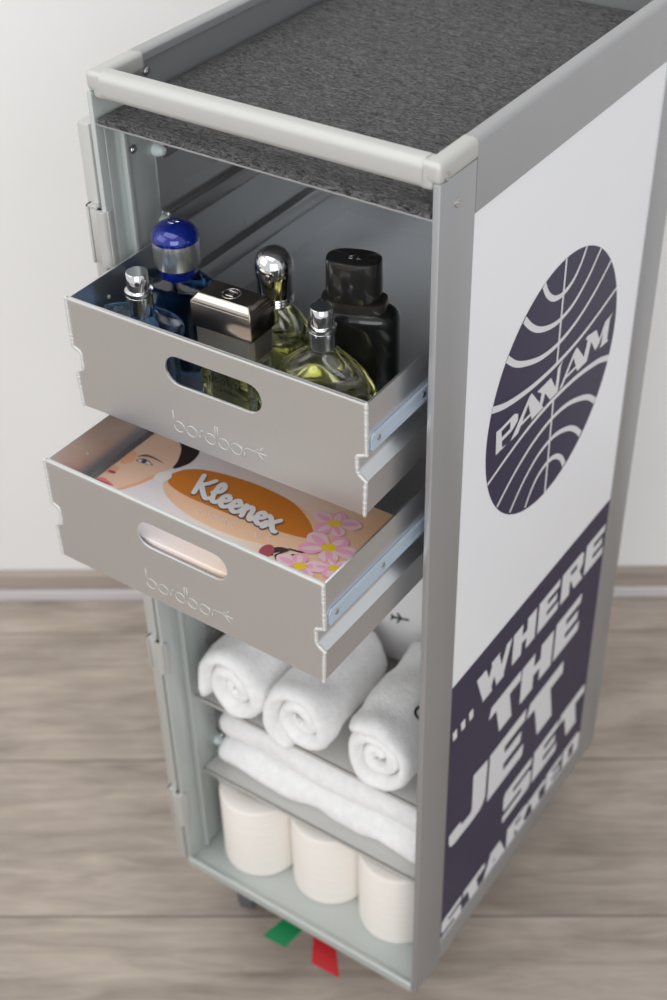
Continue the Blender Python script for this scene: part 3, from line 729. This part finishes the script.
# script wordmark
def stroke(pts, w, c, l, n=10):
    for i in range(len(pts)-1):
        (xa, ya), (xb, yb) = pts[i], pts[i+1]; d = math.hypot(xb-xa, yb-ya) or 1; ox, oy = -(yb-ya)/d*w/2, (xb-xa)/d*w/2
        lid([(xa+ox, ya+oy), (xa-ox, ya-oy), (xb-ox, yb-oy), (xb+ox, yb+oy)], c, l)
    for x, y in pts: lid([(x+w/2*math.cos(2*PI*k/n), y+w/2*math.sin(2*PI*k/n)) for k in range(n)], c, l)
def word(strokes, org, ang, sc, slant, w, c, l, shift=(0, 0)):
    ca, sa = math.cos(ang), math.sin(ang)
    for s in strokes:
        pts = []
        for u, v in (catmull(s, 4) if len(s) > 2 else s):
            u, v = (u + v*slant)*sc[0], v*sc[1]; pts.append((org[0]+u*ca-v*sa+shift[0], org[1]+u*sa+v*ca+shift[1]))
        stroke(pts, w, c, l)
ell_ = lambda u: [(u+.04, .42), (u+.28, .60), (u+.36, .86), (u+.25, 1.02), (u+.14, .86), (u+.10, .4), (u+.16, .08), (u+.30, .02), (u+.42, .20)]
ee_ = lambda u: [(u, .22), (u+.22, .30), (u+.34, .46), (u+.22, .60), (u+.07, .44), (u+.07, .14), (u+.22, 0), (u+.38, .10), (u+.46, .24)]
KL = [[(0, 0), (0, 1)], [(.52, 1.0), (.30, .70), (.02, .48)], [(.10, .52), (.30, .22), (.52, 0), (.66, .10)], ell_(.62), ee_(1.04), ee_(1.50),
      [(1.98, .20), (2.06, .56), (2.08, 0)], [(2.08, .30), (2.22, .56), (2.36, .50), (2.36, .12), (2.44, 0), (2.54, .20)], ee_(2.56), [(3.02, .58), (3.14, .48), (3.36, .04), (3.48, 0)], [(3.48, .60), (3.26, .34), (2.98, -.04)]]
org, ang = (123, -65.0), -.055
word(KL, org, ang, (23.6, 21.5), -.34, 5.8, 'shadow', 7, (.7, -.9)); word(KL, org, ang, (23.6, 21.5), -.34, 4.5, 'white', 8)
CO = [[(.5, .75), (.2, .9), (0, .45), (.2, 0), (.5, .15)], [(.9, .9), (.68, .45), (.9, 0), (1.12, .45), (.9, .9)], [(1.6, .8), (1.35, .85), (1.35, .5), (1.6, .4), (1.6, .05), (1.32, .08)],
      [(1.85, 0), (1.87, .9)], [(1.87, .7), (2.1, .9), (2.16, .6), (2.16, 0)], [(2.16, .7), (2.4, .9), (2.46, .6), (2.46, 0)], [(2.72, .45), (3.1, .5), (2.95, .9), (2.72, .6), (2.75, .1), (3.1, .1)],
      [(3.36, 1.25), (3.36, .1), (3.52, 0)], [(3.22, .88), (3.52, .88)], [(3.76, 0), (3.76, .88)], [(3.76, 1.15), (3.77, 1.2)], [(4.4, .75), (4.15, .9), (4.0, .45), (4.15, 0), (4.42, .15)]]
word(CO, (140.5, -84.6), .06, (8.0, 6.0), -.3, .85, 'soft', 7)
# certification tick
for s in ([(197, -82), (197, -75), (201, -72), (205, -74), (204, -78), (207, -80)], [(193, -78), (197, -83), (201, -80)]): stroke(s, .9, 'soft', 7)
# blossom
def flower(cx, cy, R_, rot, sq=.8):
    order = [0, 2, 4, 1, 3]
    for q, k in enumerate(order):
        a = rot+2*PI*k/5 + .12*math.sin(3.7*k+rot*5); L_ = R_*(1+.12*math.cos(2.3*k+rot)); w_ = R_*(.36+.05*math.sin(k*4+rot))
        def pt(f_, o_): return (cx+(f_*L_*math.cos(a)-o_*w_*math.sin(a)), cy+(f_*L_*math.sin(a)+o_*w_*math.cos(a))*sq)
        blob([pt(.05, .12), pt(.35, .75), pt(.66, 1.), pt(.90, .55), pt(1.0, 0), pt(.92, -.55), pt(.66, -1.), pt(.35, -.75), pt(.05, -.12)], 'pink' if k % 2 else 'pink2', 9+.2*q)
        blob([pt(.1, .10), pt(.4, .42), pt(.7, .35), pt(.88, .05), pt(.7, -.25), pt(.4, -.34), pt(.1, -.10)], 'pink2' if k % 2 else 'pink', 9.1+.2*q)
    ell(cx, cy, R_*.25, R_*.20, .4, 'yellow', 11, 14)
    for k in range(7): stroke([(cx, cy), (cx+R_*.34*math.cos(k*.9), cy+R_*.30*math.sin(k*.9))], .7, 'yellow', 11.5, 6)
for s in ([(216, -92), (226, -80), (236, -78), (250, -62)], [(226, -80), (222, -90), (230, -102)], [(236, -84), (242, -96)], [(219, -92), (208, -99)]): stroke(s, 1.6, 'leaf', 8)
for cx, cy, a_ in ((221, -84, .4), (232, -88, 1.2), (226, -93, -.5), (240, -86, .2)): ell(cx, cy, 6, 2.8, a_, 'leaf', 8, 14)
flower(238, -37, 20, .5); flower(250, -63, 23, .15); flower(244, -92, 20, .7); flower(266, -80, 15, 1.1)
ell(213, -91, 5.5, 7.5, .2, 'bud', 9, 16); ell(233, -101, 9, 6, .1, 'rose', 9, 16)
o = obj('tissue_box', b, [M[k] for k in keys], fix=False)
tag(o, 'tissue box printed with a face, brown oval and pink blossom, in the second drawer', 'tissue box')

# ------------------------------------------------------------------ towels and bag on the upper shelf
def towel_roll(label, cx, y0, y1, zb, R_, turns=3.1, ang0=0., seed=0, squash=1., rz=0.):
    th = R_/(turns+.55)*.93; n = int(turns*30)
    path = []
    for i in range(n+1):
        a = ang0 + turns*2*PI*i/n; r = R_-th/2 - (1-i/n)*turns*(R_/(turns+.55)); path.append((max(r, .002)*math.cos(a), max(r, .002)*math.sin(a)))
    def nrm2(i):
        q0 = path[max(i-1, 0)]; q1 = path[min(i+1, n)]; dx, dz = q1[0]-q0[0], q1[1]-q0[1]; d = math.hypot(dx, dz) or 1
        return -dz/d, dx/d
    L = y1-y0; ys = [0, .004, .010] + [.010+(L-.020)*k/14 for k in range(1, 14)] + [L-.010, L-.004, L]
    tk = [.30, .72, .97] + [1]*13 + [.97, .72, .30]
    b = B(); rows = []
    for y, k in zip(ys, tk):
        ring = []
        for side in (1, -1):
            idx = range(n+1) if side == 1 else range(n, -1, -1)
            for i in idx:
                nx_, nz_ = nrm2(i); x, z = path[i][0]+nx_*th/2*k*side, path[i][1]+nz_*th/2*k*side
                telescope = .010*(1-i/n) * (1 if y < L/2 else -1)
                yy = y + telescope*max(0, 1-min(y, L-y)/.03)
                p = Vector((x*26+seed, yy*20, z*26)); w = noise.noise(p)*.0046 + noise.noise(p*3.1)*.0018
                rr = math.hypot(x, z) or 1
                x += x/rr*w; z += z/rr*w*squash
                z = z*squash
                if z < -R_*.80: z = -R_*.80 + (z+R_*.80)*.25
                ring.append(b.verts.new((x, yy + noise.noise(Vector((x*40, z*40, seed+5)))*.0022, z)))
        rows.append(ring)
    m_ = len(rows[0])
    for A_, B_ in zip(rows, rows[1:]):
        for k in range(m_): b.faces.new((A_[k], A_[(k+1) % m_], B_[(k+1) % m_], B_[k])).smooth = True
    for ring in (rows[0], rows[-1]):
        h = (n+1)
        for i in range(n): b.faces.new((ring[i], ring[i+1], ring[2*h-2-i], ring[2*h-1-i])).smooth = True
    zmin = min(v.co.z for v in b.verts)
    for v in b.verts: v.co.z -= zmin
    o = obj('rolled_towel', b, M['towel']); o.location = (cx, y0, zb); o.rotation_euler = (0, 0, rz)
    return tag(o, label, 'towel', 'rolled white towels on the upper shelf')
SZ = .3500
r1 = towel_roll('rolled white terry towel at the left end of the upper shelf', .0618, .024, .160, SZ, .0470, 2.3, 1.75, 1, 1.18, -.04)
r2 = towel_roll('rolled white terry towel in the middle of the row of three', .1430, .022, .150, SZ, .0460, 2.3, 2.6, 5, 1.14, 0)
r3 = towel_roll('rolled white terry towel with a black letter, at the right end beside the post', .2290, .026, .155, SZ, .0460, 2.3, .3, 11, 1.14, .02)
# embroidered letter on the right roll
b = B(); tube(b, [(.0300+.0075*math.cos(a), .047+.0075*math.sin(a)*1.0, .0825-.006*abs(math.cos(a))*(1 if math.cos(a) > 0 else -.3)) for a in [2*PI*k/20 for k in range(21)]], .0014, 6)
tube(b, [(.0375, .039, .078), (.0382, .057, .078)], .0014, 6)
o = obj('embroidery', b, M['ink'], r3, fix=False); o['label'] = 'black embroidered letter'
# white cloth bag standing behind the rolls
b = B(); nu, nv = 36, 24
def bag(u, v):
    # wrapped cushion: u around, v up
    a = 2*PI*u/nu; ca, sa = math.cos(a), math.sin(a); t = v/nv
    k = (1-abs(2*t-1)**6)**.5 if 0 < t < 1 else 0
    k = max(k, .0)
    x = math.copysign(abs(ca)**.5, ca)*.126*(.6+.4*k); y = math.copysign(abs(sa)**.5, sa)*.068*(.45+.55*k)
    z = .215*t
    w = noise.noise(Vector((x*22, y*22, z*18)))*.004
    return (x, y+w, max(0, z + w*.4))
rows = [[b.verts.new(bag(u, v)) for u in range(nu)] for v in range(nv+1)]
for A_, B_ in zip(rows, rows[1:]):
    for k in range(nu): b.faces.new((A_[k], A_[(k+1) % nu], B_[(k+1) % nu], B_[k])).smooth = True
b.faces.new(rows[0][::-1]); b.faces.new(rows[-1])
bag_o = obj('cloth_bag', b, M['linen']); bag_o.location = (.1500, .238, SZ+.0005)
tag(bag_o, 'smooth white cloth bag with a small black aeroplane, behind the rolled towels', 'bag')
b = B()
PL = [[(-.011, 0), (.011, 0)], [(.001, 0), (-.004, .007)], [(.001, 0), (-.004, -.007)], [(-.009, 0), (-.012, .0035)], [(-.009, 0), (-.012, -.0035)]]
for s in PL: tube(b, [(u*.9, 0, v*.9+u*.25) for u, v in s], .0010, 6)
o = obj('aeroplane_print', b, M['ink'], bag_o, fix=False); o.location = (.0225, -.0678, .084); o['label'] = 'small black aeroplane motif'

# ------------------------------------------------------------------ folded towel on the lower shelf
b = B(); SZ2 = .2360
th = .030
path = [(.245, .016), (.10, .016), (.05, .016), (.020, .016), (.0135, .017)]
# S-fold section: two rounded folds on top of each other, facing the front
sec = []
def fold(y0, z0, h, n=10): return [(y0 + h/2 - math.cos(a)*h/2*1.0, z0+h/2+math.sin(a)*h/2) for a in [-PI/2+PI*k/n for k in range(n+1)]]
def half(y0, z0, h, yb=.26, n=12):
    o_ = [(yb, z0)]
    o_ += [(y0+h/2-h/2*math.cos(a), z0+h/2+h/2*math.sin(a)) for a in [-PI/2+PI*k/n for k in range(n+1)]]
    o_ += [(yb, z0+h)]
    return o_
lower = half(0, 0, .037); upper = half(.006, .0375, .040)
outline = lower[:-1] + [(.022, .0372)] + upper[1:]
xs = [0, .004, .010, .020] + [.020+(.258-.040)*k/20 for k in range(1, 20)] + [.238, .248, .254, .258]
rows = []
for x in xs:
    e_ = min(x, .258-x); k = 1 if e_ >= .010 else (.62+.38*math.sqrt(max(0, 1-(1-e_/.010)**2)))
    ring = []
    for y, z in outline:
        zc = .018 if z < .0374 else .057
        p = Vector((x*16, y*18, z*30)); w = noise.noise(p)*.0035 + noise.noise(p*2.7)*.0012
        zz = zc + (z-zc)*k + (w if z > .004 else 0) - (.004*max(0, (x-.16)/.1) if z > .04 else 0)
        ring.append(b.verts.new((x, y + w*1.2 + (1-k)*.012, max(zz, 0))))
    rows.append(ring)
m_ = len(outline)
for A_, B_ in zip(rows, rows[1:]):
    for k in range(m_): b.faces.new((A_[k], A_[(k+1) % m_], B_[(k+1) % m_], B_[k])).smooth = True
b.faces.new(rows[0][::-1]); b.faces.new(rows[-1])
o = obj('folded_towel', b, M['towel']); o.location = (.0178, .045, SZ2)
tag(o, 'white terry towel folded in two thick layers on the lower shelf', 'towel')

# ------------------------------------------------------------------ toilet rolls on the base
ZP = ZB + .0078
for lb, x, y in (('toilet roll at the left of the three on the trolley base', .0615, .0610), ('middle toilet roll of the three on the trolley base', .1480, .0735), ('toilet roll at the right, beside the post, on the trolley base', .2360, .0720)):
    b = B(); Rr, h = .0436, .1080; pr = [(.0170, .001), (.0195, 0), (Rr-.003, 0), (Rr-.0008, .0012), (Rr, .004), (Rr, h-.004), (Rr-.0008, h-.0012), (Rr-.003, h), (.0195, h), (.0170, h-.001)]
    lathe(b, pr, n=64, closed=True)
    t = obj('toilet_paper_roll', b, M['paper']); t.location = (x, y, ZP); t.rotation_euler = (0, 0, random.uniform(0, 6))
    tag(t, lb, 'toilet paper', 'toilet rolls on the trolley base')
    b = B(); lathe(b, [(.0158, .0005), (.0169, .0005), (.0169, h-.0005), (.0158, h-.0005)], n=48, closed=True)
    c_ = obj('cardboard_core', b, M['cardboard'], t); c_['label'] = 'grey cardboard core'

# ------------------------------------------------------------------ light
wd = bpy.data.worlds.new('daylight'); bpy.context.scene.world = wd; wd.use_nodes = True
bg = wd.node_tree.nodes['Background']; bg.inputs['Color'].default_value = (.955, .975, 1.0, 1); bg.inputs['Strength'].default_value = .70
def area(name, loc, target, sx_, sy_, power, col=(1, 1, 1)):
    l = bpy.data.lights.new(name, 'AREA'); l.shape = 'RECTANGLE'; l.size = sx_; l.size_y = sy_; l.energy = power; l.color = col
    o = bpy.data.objects.new(name, l); C.objects.link(o); o.location = loc
    o.rotation_euler = (Vector(target)-Vector(loc)).to_track_quat('-Z', 'Y').to_euler()
area('window_daylight', (-1.5, -2.1, 2.1), (.1, .1, .7), 2.2, 1.8, 17.5, (1., .985, .96))
area('ceiling_lamp', (.0, -.6, 2.65), (.1, .0, .3), 1.8, 1.4, 13, (1., .98, .95))
area('front_fill', (1.9, -2.6, 1.5), (.15, .1, .7), 2.2, 1.8, 40, (.97, .985, 1.))  # added fill light from the front right, brightening panel and drawer interiors

# ------------------------------------------------------------------ camera
cam = bpy.data.cameras.new('camera'); co = bpy.data.objects.new('camera', cam); C.objects.link(co)
yaw, pitch, roll = -.6100, .6717, -.0244
f = Vector((math.sin(yaw)*math.cos(pitch), math.cos(yaw)*math.cos(pitch), -math.sin(pitch)))
r = Vector((math.cos(yaw), -math.sin(yaw), 0)); u = r.cross(f)
c_, s_ = math.cos(roll), math.sin(roll); r, u = r*c_+u*s_, -r*s_+u*c_
co.matrix_world = Matrix(((r.x, u.x, -f.x, .7156), (r.y, u.y, -f.y, -.7195), (r.z, u.z, -f.z, 1.4165), (0, 0, 0, 1)))
cam.sensor_width = 36; cam.lens = 1412*36/1000; cam.clip_start = .05
cam.dof.use_dof = True; cam.dof.focus_distance = (Vector((.17, -.05, .86))-co.location).dot(f); cam.dof.aperture_fstop = 6.3
sc = bpy.context.scene; sc.camera = co
sc.view_settings.view_transform = 'Standard'; sc.view_settings.look = 'None'; sc.view_settings.gamma = 1; sc.view_settings.use_curve_mapping = False
sc.view_settings.exposure = 0.
sc.cycles.glossy_bounces = 12; sc.cycles.diffuse_bounces = 8; sc.cycles.max_bounces = 24; sc.cycles.transmission_bounces = 20
